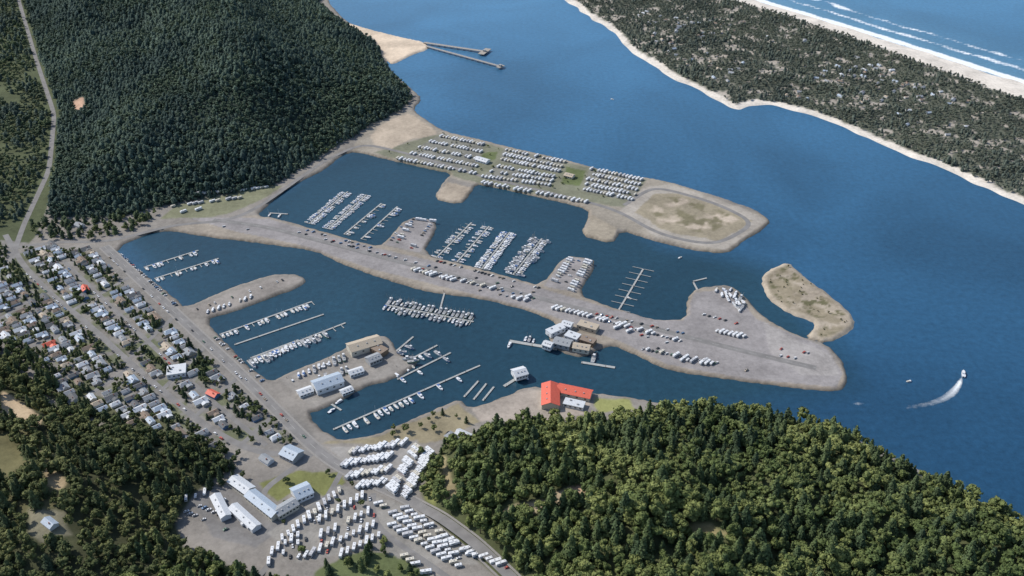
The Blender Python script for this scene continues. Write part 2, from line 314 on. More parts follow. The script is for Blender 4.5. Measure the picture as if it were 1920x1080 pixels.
ph=(fbm(WX,WY,120,71)-.5)*40
surf=np.maximum.reduce([1.05*np.exp(-((d-8)/15)**2),.80*np.exp(-((d-52-ph)/16)**2),.74*np.exp(-((d-95-ph)/15)**2)])*side
shal=(np.exp(-np.maximum(d,0)/80)*.5*side)[...,None]; wt=wt*(1-shal)+np.array((.15,.30,.38))*shal
ids=np.arange(WX.size).reshape(WX.shape); Q=np.stack([ids[:-1,:-1],ids[:-1,1:],ids[1:,1:],ids[1:,:-1]],-1).reshape(-1,4)
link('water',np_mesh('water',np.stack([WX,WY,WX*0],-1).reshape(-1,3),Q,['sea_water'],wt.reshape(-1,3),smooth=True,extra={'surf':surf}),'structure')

# ------------------------------------------------------------------ ribbons
def resample(pts,step):
    out=[pts[0]]
    for a,b in zip(pts[:-1],pts[1:]):
        L=math.dist(a,b); n=max(1,int(L/step))
        out+=[(a[0]+(b[0]-a[0])*i/n,a[1]+(b[1]-a[1])*i/n) for i in range(1,n+1)]
    return out
def smoothline(w,n=3):
    w=resample(w,8)
    for _ in range(n*3): w=[w[0]]+[((w[i-1][0]+2*w[i][0]+w[i+1][0])/4,(w[i-1][1]+2*w[i][1]+w[i+1][1])/4) for i in range(1,len(w)-1)]+[w[-1]]
    return w
def ribbon_mesh(name,w,o0,o1,dz,mat,dash=0):
    P=np.array(w); T=np.gradient(P,axis=0); T/=np.linalg.norm(T,axis=1)[:,None]; Nn=np.stack([-T[:,1],T[:,0]],1)
    A=P+Nn*o0; B=P+Nn*o1
    za=np.maximum(terrain(A[:,0],A[:,1]),1.6)+dz; zb=np.maximum(terrain(B[:,0],B[:,1]),1.6)+dz; zz=np.maximum(za,zb)
    V=[]; 
    for i in range(len(P)): V+=[(A[i,0],A[i,1],zz[i]),(B[i,0],B[i,1],zz[i])]
    Fc=[(2*i,2*i+2,2*i+3,2*i+1) for i in range(len(P)-1) if not dash or (i%dash)<dash/2]
    mb=MB(); mb.add(V,Fc,mat); return mb.mesh(name)
ROADS=[]
def road(name,px,width,kerb=False,lines=True,dz=.05):
    w=smoothline([G(x,y) for x,y in px]); ROADS.append((w,width))
    link(name,ribbon_mesh(name,w,width/2,-width/2,dz,'asphalt_road'),'structure')
    if lines: link('road_marking',ribbon_mesh('road_marking',resample(w,3),.12,-.12,dz+.02,'line_paint',4),'structure')
    if kerb:
        for s in (1,-1):
            link('pavement',ribbon_mesh('pavement',w,s*(width/2+1.8) if s>0 else -width/2,s*(width/2) if s>0 else -width/2-1.8,dz+.12,'kerb_concrete'),'structure')
road('harbor_road',[(195,462),(330,588),(452,702),(590,842),(650,885),(770,935),(860,1000),(930,1060),(1000,1130)],8.5,True,True,.05)
road('town_road',[(10,440),(45,500),(100,556),(160,603),(250,686),(370,788),(450,838),(520,860),(592,846)],6,False,False,.06)
road('valley_road',[(20,490),(45,420),(92,320),(102,215),(68,112),(35,0),(10,-90)],6,False,False,.07)
road('basin_road',[(20,466),(110,452),(200,455),(330,420),(430,415),(480,392),(545,346),(610,300),(680,268),(780,292),(900,330),(1100,378),(1160,395),(1235,440),(1340,462),(1420,418),(1340,380),(1225,348),(1170,385)],5.5,False,False,.08)
road('causeway_road',[(400,412),(500,425),(700,478),(1000,556),(1250,622),(1400,660),(1530,690)],7,False,True,.09)
road('side_street',[(120,490),(240,605),(330,690),(420,772),(500,835)],4.5,False,False,.045)
for p,q in (((330,590),(235,680)),((452,702),(365,782)),((250,515),(130,585)),((390,645),(300,735)),((520,772),(450,836)),((60,560),(-20,610)),((160,603),(60,650)),((250,686),(160,745))): road('side_street',[p,q],4.5,False,False,.04)
road('park_lane',[(590,846),(560,880),(500,905),(470,930),(540,990),(640,910)],5,False,False,.04); road('park_lane',[(640,885),(600,960),(520,1030),(480,1090)],4.5,False,False,.035)
road('park_lane',[(700,925),(690,985),(780,1040),(850,1090)],4.5,False,False,.035)
RSEG=np.array([(a[0],a[1],b[0]-a[0],b[1]-a[1],wd/2) for w,wd in ROADS for a,b in zip(w[:-1],w[1:])])
def rdist(x,y):
    t=np.clip(((x-RSEG[:,0])*RSEG[:,2]+(y-RSEG[:,1])*RSEG[:,3])/(RSEG[:,2]**2+RSEG[:,3]**2),0,1)
    return float(np.min(np.hypot(x-RSEG[:,0]-t*RSEG[:,2],y-RSEG[:,1]-t*RSEG[:,3])-RSEG[:,4]))

# ------------------------------------------------------------------ prototypes
PROTO={}
def house(w,l,h,wm,rm,wing=False,hip=False):
    wall=MB(); r=w*.28
    wall.prof([(-l/2,0),(-l/2,h),(l/2,h),(l/2,0)],-w/2,w/2,wm)
    wall.add([(-w/2,-l/2+.01,h),(w/2,-l/2+.01,h),(0,-l/2+.01,h+r)],[(0,1,2)],wm); wall.add([(-w/2,l/2-.01,h),(w/2,l/2-.01,h),(0,l/2-.01,h+r)],[(0,2,1)],wm)
    roof=MB(); o=.5; e=l/2+o; k=r/(w/2); hi=(w*.35 if hip else 0)
    for s in (1,-1):
        a=(s*(w/2+o),-e,h-k*o+.05); b=(s*(w/2+o),e,h-k*o+.05); c=(0,e-hi,h+r+.05); d=(0,-e+hi,h+r+.05)
        roof.add([a,b,c,d]+[(p[0],p[1],p[2]+.18) for p in (a,b,c,d)],[(0,1,2,3),(4,5,6,7),(0,1,5,4),(1,2,6,5),(3,0,4,7)],rm)
    if hip:
        for s in (1,-1): roof.add([(-w/2-o,s*e,h-k*o+.23),(w/2+o,s*e,h-k*o+.23),(0,s*(e-hi),h+r+.23)],[(0,1,2)],rm)
    if wing:
        wl=w*.55; wall.box(w/2+wl/2,l*.18,h*.45,wl,l*.5,h*.9,wm)
        a=h*.9+.02; rr=r*.55
        roof.add([(w/2-.1,l*.18-l*.28,a),(w/2+wl+.4,l*.18-l*.28,a),(w/2+wl+.4,l*.18+l*.28,a),(w/2-.1,l*.18+l*.28,a),(w/2-.1,l*.18,a+rr),(w/2+wl+.4,l*.18,a+rr)],[(0,1,5,4),(3,4,5,2),(1,2,5)],rm)
    parts=[('wall',wall),('roof',roof),('chimney',MB().box(w*.2,l*.2,h+r*.7+.6,.8,.8,1.9,'brick_red')),('door',MB().box(-w/2-.03,l*.05,1.05,.06,1,2.1,'brown_paint'))]
    for y in (-.3,.3): parts.append(('window',MB().box(-w/2-.03,y*l,1.6,.06,1.6,1.2,'glass_dark')))
    parts.append(('window',MB().box(0,-l/2-.03,1.6,1.8,.06,1.2,'glass_dark')))
    return parts
RC={'white':'roof_white','grey':'roof_grey','dark grey':'roof_dark','brown':'roof_brown','pale blue':'roof_blue','red':'roof_red','tan':'roof_tan'}
wc=['white_paint','cream_paint','white_paint','tan_paint','blue_paint','white_paint']
PROTO['house']=[]
i=0
for rn,rm in RC.items():
    for sz in range(2):
        w,l=[(7.5,12),(8.5,15)][sz]
        PROTO['house'].append((rn,house(w,l,3.1 if sz==0 else 3.8,wc[i%6],rm,wing=(sz==1),hip=(i%3==0)),
            f"{'single-storey' if sz==0 else 'larger'} house with {rn} roof beside the street")); i+=1
def wheels(ys,x,r,w=.25):
    return [('wheel',MB().cyl(y,r,s*x-w/2,s*x+w/2,r,r,'rubber',10,'x')) for y in ys for s in (-1,1)]
def trailer(L,W,Hh,body,stripe,motor):
    b=MB(); z0=.55
    if motor: pr=[(-L/2,z0),(-L/2,Hh-.2),(-L/2+.3,Hh),(L/2-.9,Hh),(L/2-.25,Hh-.9),(L/2,1.2),(L/2,z0)]
    else: pr=[(-L/2,z0+.3),(-L/2,Hh-.3),(-L/2+.3,Hh),(L/2-.5,Hh),(L/2,Hh-.6),(L/2,z0+.6),(L/2-.4,z0),(-L/2+.5,z0)]
    b.prof(pr,-W/2,W/2,body); b.box(0,0,1.25,W+.03,L*.86,.22,stripe)
    P=[('body',b)]
    for s in (1,-1): P.append(('window',MB().box(s*(W/2+.02),L*.12,2.0,.05,L*.3,.6,'glass_dark')))
    P.append(('door',MB().box(W/2+.02,-L*.2,1.55,.05,.7,1.8,'grey_paint')))
    P.append(('roof_vent',MB().box(0,-L*.1,Hh+.14,.9,.9,.28,'grey_paint')))
    P.append(('roof_vent',MB().box(0,L*.25,Hh+.1,.5,.5,.2,'grey_paint')))
    if motor:
        P.append(('windscreen',MB().add([(-W/2+.15,L/2-.2,Hh-.85),(W/2-.15,L/2-.2,Hh-.85),(W/2-.15,L/2+.03,1.3),(-W/2+.15,L/2+.03,1.3)],[(0,1,2,3)],'glass_dark')))
        P+=wheels([-L*.28,L*.33],W/2-.15,.45)
    else:
        P.append(('hitch',MB().rod((0,L/2-.4,.7),(0,L/2+1.1,.55),.07,'metal_grey'))); P+=wheels([-.5,.5],W/2-.13,.36)
    return P
PROTO['camper_trailer']=[('white',trailer(8.0,2.4,3.0,'white_paint','blue_paint',False),'white travel trailer with blue stripe on its site'),('cream',trailer(6.5,2.4,2.9,'cream_paint','brown_paint',False),'cream travel trailer with brown stripe on its site'),('white',trailer(9.2,2.5,3.2,'white_paint','grey_paint',False),'long white travel trailer with grey stripe'),('white',trailer(5.5,2.2,2.6,'white_paint','tan_paint',False),'short white travel trailer with tan stripe')]
PROTO['motorhome']=[('white',trailer(8.2,2.4,3.2,'white_paint','red_paint',True),'white motorhome with red stripe parked on asphalt'),('white',trailer(10,2.5,3.4,'white_paint','tan_paint',True),'long white motorhome with tan stripe'),('silver',trailer(8.5,2.5,3.3,'silver_paint','blue_paint',True),'silver motorhome with blue stripe')]
def car(body,pick=False):
    b=MB(); b.prof([(-2.2,.35),(-2.25,.9),(-1.5,.98),(1.0,.95),(2.1,.78),(2.25,.4),(2.2,.35)],-.9,.9,body,.05)
    c=MB()
    if pick: c.prof([(-.4,.93),(-.35,1.6),(.7,1.6),(1.2,.93)],-.85,.85,'glass_dark',.16); c.box(0,.17,1.63,1.35,.95,.07,body); b.box(0,-1.4,1.04,1.5,1.4,.1,'dark_paint')
    else: c.prof([(-1.9,.95),(-1.4,1.42),(.2,1.45),(.95,.93)],-.83,.83,'glass_dark',.18); c.box(0,-.6,1.47,1.3,1.5,.06,body)
    P=[('body',b),('cabin',c)]+wheels([-1.35,1.4],.82,.33,.2)
    for s in (-1,1): P.append(('headlight',MB().box(s*.62,2.24,.62,.35,.05,.16,'silver_paint')))
    return P
PROTO['car']=[(n,car(m),f'{n} car parked on the asphalt') for n,m in (('white','white_paint'),('silver','silver_paint'),('dark','dark_paint'),('red','red_paint'),('blue','blue_paint'),('white','white_paint'))]
PROTO['pickup_truck']=[(n,car(m,True),f'{n} pickup truck parked on the asphalt') for n,m in (('white','white_paint'),('tan','tan_paint'),('dark','dark_paint'),('green','green_paint'))]
def hull(L,B,fb,mat,deck='cream_paint'):
    st=[(-.5,.78),(-.3,.95),(0,1.0),(.2,.88),(.36,.55),(.46,.2),(.5,.02)]
    V=[];n=5
    for t,w in st:
        sh=fb*(1+.5*max(0,t+.1)); hw=B/2*w
        V+=[(-hw,t*L,sh),(-hw*.8,t*L-(.0 if t<.4 else .25),-.1),(0,t*L-(.0 if t<.3 else .5),-.45),(hw*.8,t*L-(.0 if t<.4 else .25),-.1),(hw,t*L,sh)]
    Fc=[]
    for i in range(len(st)-1):
        for j in range(4): a=i*n+j; Fc.append((a,a+1,a+n+1,a+n))
    Fc.append((4,3,2,1,0)); h=MB().add(V,Fc,mat)
    D=[];
    for t,w in st: sh=fb*(1+.5*max(0,t+.1))-.14; D+=[(-B/2*w*.97,t*L,sh),(B/2*w*.97,t*L,sh)]
    h.add(D,[(2*i,2*i+1,2*i+3,2*i+2) for i in range(len(st)-1)],deck); return h
def motorboat(L,B,hm,cm='white_paint',top=None):
    c=MB(); f=L/9
    c.prof([(-L*.12,.85),(-L*.12,2.2*f),(L*.1,2.2*f),(L*.2,1.3),(L*.36,1.25),(L*.36,.9)],-B*.34,B*.34,cm,.1)
    P=[('hull',hull(L,B,1.05,hm,'white_paint')),('cabin',c)]
    for s in (-1,1): P.append(('window',MB().box(s*B*.335,L*.0,1.7*f,.05,L*.18,.4,'glass_dark')))
    P.append(('windscreen',MB().add([(-B*.27,L*.105,2.1*f),(B*.27,L*.105,2.1*f),(B*.3,L*.2,1.36),(-B*.3,L*.2,1.36)],[(0,1,2,3)],'glass_dark')))
    P.append(('outboard_motor',MB().box(0,-L*.5-.3,.8,.5,.5,1.1,'dark_paint',.8)))
    if top: P.append(('canopy',MB().box(0,-L*.28,2.15*f,B*.75,L*.3,.08,top)))
    P.append(('aerial',MB().rod((B*.2,0,2.1*f),(B*.2,-.3,4.2*f),.04,'metal_grey')))
    return P
PROTO['motor_boat']=[('white',motorboat(8,2.8,'white_paint'),'white cabin motorboat moored beside the dock'),('white',motorboat(9.2,3.1,'white_paint','white_paint','canvas_blue'),'white motorboat with blue canopy moored at the dock'),('white',motorboat(8.6,3.0,'white_paint','white_paint','white_paint'),'white motorboat with white canopy moored at dock'),('blue',motorboat(7.8,2.7,'blue_paint','white_paint'),'blue-hulled motorboat with white cabin at dock'),('white',motorboat(6.8,2.6,'white_paint','cream_paint','white_paint'),'small white motorboat with cream cabin at dock')]
def sail(L,B,hm):
    return [('hull',hull(L,B,1.1,hm,'cream_paint')),('cabin',MB().prof([(-L*.15,.9),(-L*.15,1.55),(L*.2,1.5),(L*.28,1.05),(L*.28,.9)],-B*.28,B*.28,'white_paint',.15)),
     ('mast',MB().cyl(0,L*.1,1.2,L*1.2,.11,.07,'white_paint',6)),('boom',MB().rod((0,L*.1,2.3),(0,-L*.32,2.2),.16,'canvas_blue')),('rudder',MB().box(0,-L*.5-.1,.2,.08,.4,1.4,'white_paint'))]
PROTO['sailing_boat']=[('white',sail(8.5,2.7,'white_paint'),'white sailing boat with bare mast at dock'),('blue',sail(9.2,2.9,'blue_paint'),'blue sailing boat with bare mast at dock')]
def fish(L,B,hm):
    P=[('hull',hull(L,B,1.5,hm,'grey_paint')),('wheelhouse',MB().box(0,L*.14,2.6,B*.6,L*.22,2.4,'white_paint',.92)),('window',MB().box(0,L*.14,3.2,B*.6,L*.223,.55,'glass_dark',.97)),
     ('mast',MB().cyl(0,-.2,1.3,9.0,.14,.08,'metal_grey',6))]
    for s in (-1,1): P.append(('trolling_pole',MB().rod((s*B*.4,0,1.5),(s*B*.75,-.6,10),.07,'tan_paint')))
    P.append(('boom',MB().rod((0,-.2,3),(0,-L*.38,5),.08,'metal_grey'))); P.append(('hatch',MB().box(0,-L*.22,1.55,B*.4,L*.14,.5,'grey_paint')))
    return P
PROTO['fishing_boat']=[('white',fish(12,3.8,'white_paint'),'white fishing boat with tall trolling poles'),('blue',fish(11,3.6,'blue_paint'),'blue-hulled fishing boat with white wheelhouse'),('white',fish(13,4.0,'white_paint'),'large white fishing boat with tall poles'),('green',fish(12.5,3.8,'green_paint'),'green-hulled fishing boat with white wheelhouse')]

# trees
def ico(sub,r,c,jit):
    bm=bmesh.new(); bmesh.ops.create_icosphere(bm,subdivisions=sub,radius=1)
    V=np.array([v.co[:] for v in bm.verts]); Fc=np.array([[v.index for v in f.verts] for f in bm.faces]); bm.free()
    V=V*(1+rng.uniform(-jit,jit,(len(V),1)))*np.array(r)+np.array(c); return V,Fc
def cat(l):
    V=[];Fc=[];o=0
    for v,f in l: V.append(v); Fc.append(np.asarray(f)+o); o+=len(v)
    return np.concatenate(V),np.concatenate(Fc)
def leaves(P,Nv,s):
    n=len(P); Nv=Nv+rng.normal(0,.5,(n,3)); Nv/=np.linalg.norm(Nv,axis=1)[:,None]
    a=np.cross(Nv,rng.normal(0,1,(n,3))); a/=np.linalg.norm(a,axis=1)[:,None]; b=np.cross(Nv,a)
    sz=s*rng.uniform(.6,1.4,(n,1)); V=np.stack([P+a*sz,P-a*sz*.6+b*sz*.9,P-a*sz*.5-b*sz*.9],1).reshape(-1,3)
    return V,np.arange(3*n).reshape(n,3)
def conifer(layers,pts,leafn,h=20,r=4.0,pw=.7):
    L=[]; lx,ly=rng.uniform(-.6,.6,2)
    for i in range(layers):
        t=i/layers; z=h*(.10+.86*t); rr=r*(1-t)**pw*rng.uniform(.75,1.2)+.35; dz=h*.9/layers*1.7
        n=pts; a=rng.uniform(0,6.28)+np.arange(2*n)*math.pi/n; ra=np.where(np.arange(2*n)%2==0,rr,rr*.5)*rng.uniform(.65,1.3,2*n)
        ring=np.stack([ra*np.cos(a)+lx*t,ra*np.sin(a)+ly*t,z-ra*.22+rng.uniform(-.6,.6,2*n)],1)
        V=np.vstack([ring,[[lx*t+rng.uniform(-.25,.25),ly*t+rng.uniform(-.25,.25),min(z+dz,h)]]])
        L.append((V,np.array([[j,(j+1)%(2*n),2*n] for j in range(2*n)])))
    if leafn:
        t=rng.random(leafn)**1.3; a=rng.uniform(0,6.28,leafn); rr=r*(1-t)**pw*rng.uniform(.7,1.2,leafn)+.2
        P=np.stack([rr*np.cos(a)+lx*t,rr*np.sin(a)+ly*t,h*(.1+.86*t)],1); Nv=np.stack([np.cos(a),np.sin(a),.6+0*a],1); L.append(leaves(P,Nv,.85))
    return cat(L)
def broad(blobs,sub,leafn,h=14,r=5.0,ls=.75):
    L=[];P=[];Nn=[]
    for i in range(blobs):
        a=rng.uniform(0,6.28); q=r*.7*math.sqrt(rng.random()); zc=h*rng.uniform(.42,.85)-q*.3; c=(q*math.cos(a),q*math.sin(a),zc); rb=r*rng.uniform(.22,.44)
        L.append(ico(sub,(rb,rb,rb*.9),c,.3))
        k=leafn//blobs
        if k:
            d=rng.normal(0,1,(k,3)); d[:,2]=np.abs(d[:,2])*1.0-.3; d/=np.linalg.norm(d,axis=1)[:,None]; P.append(np.array(c)+d*rb*rng.uniform(.95,1.4,(k,1))); Nn.append(d)
    if P: L.append(leaves(np.concatenate(P),np.concatenate(Nn),ls))
    return cat(L)
def trunkmesh(h,r,limbs):
    mb=MB(); mb.cyl(0,0,-1.5,h,r,r*.2,'bark',7)
    for i in range(limbs):
        a=i*2.4; z=h*(.35+.08*i); mb.rod((0,0,z),(math.cos(a)*h*.22,math.sin(a)*h*.22,z+h*.14),r*.28,'bark',4)
    return mb.mesh('trunk')
CON=[conifer(10,8,260,h=rng.uniform(16,23),r=rng.uniform(3.8,5.0)) for _ in range(8)]
BRD=[broad(14,2,500,h=rng.uniform(11,17),r=rng.uniform(4.3,6.0)) for _ in range(8)]
CONN=[conifer(8,6,120,h=rng.uniform(16,23),r=rng.uniform(3.8,5.0)) for _ in range(8)]
BRDN=[broad(11,2,180,h=rng.uniform(11,17),r=rng.uniform(4.3,6.0),ls=.9) for _ in range(8)]
CONF=[conifer(4,5,30,h=rng.uniform(12,16),r=rng.uniform(4.2,5.6),pw=.42) for _ in range(8)]; BRDF=[broad(7,1,60,h=rng.uniform(11,15),r=rng.uniform(4.2,5.6),ls=1.0) for _ in range(8)]
CONM=[np_mesh('crown',v,f,['conifer_foliage']) for v,f in CON]; BRDM=[np_mesh('crown',v,f,['broadleaf_foliage']) for v,f in BRD]
TRC=trunkmesh(15,.35,3); TRB=trunkmesh(8,.4,5)

# ------------------------------------------------------------------ placements
THINGS={k:[] for k in PROTO}
def put(kind,x,y,rot,var=None,s=1.0,z=None,label=None,group=None):
    THINGS[kind].append([x,y,rot,random.randrange(len(PROTO[kind])) if var is None else var,s,z,label,group])
def ang(a,b): return math.atan2(-(b[0]-a[0]),b[1]-a[1])
def row(kinds,p,q,spacing,turn=90,prob=.9,group='',jit=.3,rj=2,z=None,scale=(.78,.97)):
    a=G(*p); b=G(*q); L=math.dist(a,b); n=max(1,int(L/spacing)); r=ang(a,b)+math.radians(turn)
    for i in range(n+1):
        if random.random()>prob: continue
        t=(i+.0)/max(n,1); x=a[0]+(b[0]-a[0])*t+random.uniform(-jit,jit); y=a[1]+(b[1]-a[1])*t+random.uniform(-jit,jit)
        put(random.choice(kinds),x,y,r+math.radians(random.uniform(-rj,rj))+(math.pi if random.random()<.3 else 0),None,random.uniform(*scale),z,None,group)
RVK=['camper_trailer','camper_trailer','motorhome']; CARK=['car','car','pickup_truck']; MIX=['camper_trailer','car','pickup_truck','motorhome','car']
def block(tl,tr,br,bl,rows,spacing,kinds,group,turn=70,prob=.9):
    for i in range(rows):
        t=i/max(rows-1,1); a=(tl[0]+(bl[0]-tl[0])*t,tl[1]+(bl[1]-tl[1])*t); b=(tr[0]+(br[0]-tr[0])*t,tr[1]+(br[1]-tr[1])*t)
        row(kinds,a,b,spacing*random.uniform(.95,1.1),turn,prob,group,jit=.5,rj=5,scale=(.75,.95))
gp='campers parked in the waterside park'
block((828,256),(905,272),(890,326),(746,298),5,4.4,RVK,gp,80); block((950,282),(1058,305),(1048,322),(942,300),3,4.3,RVK,gp,80); block((936,313),(1038,333),(1030,348),(905,332),3,4.4,RVK,gp,80)
row(RVK,(905,343),(1100,380),5.6,75,.85,gp,jit=.8,rj=8); block((1110,318),(1202,338),(1186,375),(1096,356),5,4.4,RVK,gp,80)
gp='campers parked below the wooded hill'
row(RVK,(372,368),(500,352),5.0,25,.95,gp); row(RVK,(325,388),(450,372),6,25,.85,gp); row(RVK,(345,398),(400,390),7,25,.7,gp)
row(CARK,(600,290),(690,232),9,5,.7,'cars along the shore road')
gp='campers parked on the harbor piers'
row(MIX,(745,455),(775,412),5,80,.9,gp); row(MIX,(772,466),(806,422),5,80,.85,gp); row(RVK,(1040,528),(1070,486),4.8,80,.95,gp); row(RVK,(1070,545),(1103,492),4.8,80,.95,gp)
row(['camper_trailer'],(776,412),(812,416),5,0,.8,gp); row(CARK,(1058,535),(1085,490),6,80,.5,gp); row(CARK,(730,455),(758,418),5,80,.5,gp)
gp='vehicles parked along the causeway'
row(RVK,(775,506),(850,526),4.4,60,.92,gp); row(MIX,(868,528),(1000,560),5.5,60,.75,gp); row(MIX,(900,545),(1000,566),6.5,60,.6,gp); row(RVK,(1040,578),(1130,600),4.3,60,.92,gp); row(MIX,(1135,602),(1275,640),4.3,60,.9,gp)
row(MIX,(1145,612),(1250,642),6,60,.7,gp); row(RVK,(1345,622),(1395,632),4.2,60,.95,gp); row(MIX,(1205,655),(1340,682),4.3,60,.85,gp); row(RVK,(1280,675),(1335,683),4.4,60,.8,gp)
row(CARK,(560,436),(760,488),5,60,.5,gp); row(CARK,(600,448),(1000,548),8,60,.4,gp); row(CARK,(560,428),(700,466),4,60,.5,gp); row(CARK,(820,490),(1010,540),4,60,.5,gp); row(CARK,(760,497),(1000,556),7,60,.35,gp); row(CARK,(420,425),(540,440),9,60,.35,gp); row(CARK,(1465,655),(1515,662),4,60,.7,gp); row(CARK,(1450,665),(1490,672),5,60,.6,gp); row(CARK,(1100,585),(1280,625),5,60,.5,gp)
row(CARK,(1180,640),(1400,695),9,60,.35,gp); row(CARK,(1320,590),(1390,610),5,60,.5,gp)
gp='cars parked beside the harbor road'
row(CARK,(200,478),(330,600),9,0,.5,gp); row(CARK,(340,600),(450,708),8,0,.55,gp); row(CARK,(460,712),(580,830),9,0,.5,gp); row(CARK,(225,475),(330,573),4,90,.6,gp); row(CARK,(400,630),(500,722),4,90,.5,gp); row(CARK,(130,505),(440,797),9,0,.45,'cars parked along the town streets'); row(CARK,(50,515),(230,675),9,0,.45,'cars parked along the town streets'); row(CARK,(240,686),(440,842),9,0,.4,'cars parked along the town streets')
row(CARK,(370,580),(540,522),6,90,.5,gp); row(['motor_boat'],(390,585),(470,558),5,60,.7,'boats stored on land',z=2.6)
gp='trailers in the storage yard'
for p,q in (((652,850),(758,832)),((646,872),(730,858)),((656,894),(728,882)),((676,912),(722,905))): row(RVK,p,q,3.5,45,.99,gp,scale=(1.0,1.1),jit=.1,rj=1)
for p,q in (((758,932),(806,848)),((734,922),(782,840))): row(RVK,p,q,3.4,62,.99,gp,scale=(1.05,1.15),jit=.1,rj=1)
gp='trailers in the wooded trailer park'
for p,q in (((560,985),(645,915)),((530,1010),(600,955)),((510,1035),(560,1005)),((590,1010),(690,960)),((600,1030),(700,985)),((640,1040),(710,1005)),((710,945),(850,1040)),((735,985),(860,1062)),((740,1030),(800,1075)),((830,1010),(940,1065)),((600,975),(680,930)),((505,1055),(560,1020)),((560,1045),(600,1035)),((760,955),(880,1040))):
    row(RVK,p,q,5.0,55,.9,gp,jit=.4,rj=4,scale=(.8,1.0)); row(CARK,(p[0]+12,p[1]+6),(q[0]+12,q[1]+6),11,55,.5,'cars in the trailer park',jit=.8,rj=8)
row(RVK,(350,938),(385,925),5,70,.9,gp); row(RVK,(420,940),(470,990),6,90,.6,gp); row(CARK,(350,960),(440,1000),4,60,.7,'cars in the motel lot'); row(CARK,(365,945),(410,965),4,60,.6,'cars in the motel lot')

# docks + boats
def rot_obj(o,x,y,r,z=0): o.location=(x,y,z); o.rotation_euler=(0,0,r)
def dock(p,q,wd=1.8,boats='both',fill=.85,kinds=('motor_boat',),spacing=4.0,fingers=True,flen=6,label='long floating dock with finger piers in basin',grp='boats moored in the basin',bs=(.82,1.05)):
    a=G(*p,0); b=G(*q,0); L=math.dist(a,b); r=ang(a,b)
    root=bpy.data.objects.new('dock',None); COL.objects.link(root); rot_obj(root,a[0],a[1],r); root['label']=label; root['category']='dock'; root['group']='docks in the marina'
    mb=MB(); mb.box(0,L/2,.45,wd,L,.4,'dock_concrete'); link('walkway',mb.mesh('walkway'),parent=root)
    pm=MB().cyl(0,0,-3,3.2,.2,.18,'pile_wood',7).mesh('pile')
    for i in range(int(L/22)+1):
        o=link('pile',pm,parent=root); o.location=(wd/2+.3,i*22+1,0)
    n=int(L/(2*spacing)); fm=MB().box(0,0,.42,flen,.7,.3,'dock_concrete').mesh('finger_pier')
    if fingers:
        for i in range(n+1):
            for s in (-1,1):
                if boats=='one' and s<0: continue
                o=link('finger_pier',fm,parent=root); o.location=(s*(wd/2+flen/2),i*2*spacing+.5,0)
    c,sn=math.cos(r),math.sin(r)
    if callable(fill) or fill>0:
        for i in range(int(L/spacing)):
            for s in (-1,1):
                if boats=='one' and s<0: continue
                f=fill(i*spacing/L) if callable(fill) else fill
                if random.random()>f: continue
                kd=random.choice(kinds); sc=random.uniform(*bs); off=wd/2+(6.3 if kd=='fishing_boat' else 4.6)*sc+random.uniform(.2,.7); ly=i*spacing+spacing*.5+.12*(1 if i%2 else -1)
                lx=s*off; x=a[0]+lx*c-ly*sn; y=a[1]+lx*sn+ly*c
                put(kd,x,y,r+(math.pi/2 if (s<0)==(random.random()<.7) else -math.pi/2),None,sc,0.0,None,grp)
MBK=('motor_boat','motor_boat','motor_boat','sailing_boat'); FBK=('motor_boat','fishing_boat','motor_boat')
dock((580,420),(652,360),fill=.97,kinds=('motor_boat',),spacing=3.1,bs=(.66,.8),flen=4.5); dock((614,430),(687,366),fill=.85,kinds=MBK,spacing=3.2,bs=(.64,.78),flen=4.5); dock((645,440),(715,382),boats='one',fill=.35,kinds=MBK); dock((677,449),(745,388),boats='one',fill=.4,kinds=MBK)
dock((818,484),(884,418),fill=.55,kinds=MBK,bs=(.66,.8),flen=4.5); dock((857,492),(917,425),fill=.5,kinds=MBK,bs=(.66,.8),flen=4.5); dock((903,505),(956,436),fill=.99,kinds=('motor_boat',),bs=(.86,.96),flen=6,spacing=3.3); dock((962,516),(1016,448),fill=.99,kinds=('motor_boat','motor_boat','fishing_boat'),bs=(.9,1.0),spacing=3.6)
dock((1160,582),(1206,505),fill=0.0,kinds=MBK,spacing=6,flen=11,label='empty floating dock with long bare finger piers'); dock((505,400),(540,402),boats='one',fill=.6,fingers=False,kinds=MBK)
dock((270,502),(372,470),fill=.3,kinds=MBK,boats='one'); dock((290,523),(410,485),fill=.6,kinds=MBK,boats='one'); dock((412,628),(585,566),fill=.65,kinds=MBK,boats='one'); dock((440,647),(607,590),fill=0,kinds=MBK,fingers=False,label='long empty floating dock on dark water')
dock((463,678),(648,606),fill=lambda t:.97 if t<.75 else .3,kinds=FBK,spacing=4.4,boats='one',bs=(.9,1.12)); dock((470,672),(560,638),fill=.8,kinds=MBK,boats='one',fingers=False); dock((625,806),(900,686),fill=lambda t:.85 if t<.5 else (.15),kinds=MBK,boats='one',fingers=False,spacing=5,bs=(.9,1.15))
dock((722,572),(888,604),fill=.93,kinds=('fishing_boat','sailing_boat','fishing_boat','motor_boat'),spacing=4.6,bs=(.8,.95)); dock((834,548),(822,592),fill=0,fingers=False,wd=1.6,label='narrow gangway dock leading to moored boats')
dock((745,712),(845,662),fill=.5,kinds=FBK,spacing=6,fingers=False); dock((740,690),(820,648),fill=.5,kinds=FBK,spacing=6,fingers=False,boats='one'); dock((730,670),(775,632),fill=.5,fingers=False,kinds=FBK,spacing=6,boats='one')
for p,q in (((870,745),(897,715)),((888,750),(912,720)),((905,752),(926,726))): dock(p,q,fill=0,fingers=False,label='short bare dock near the shore')
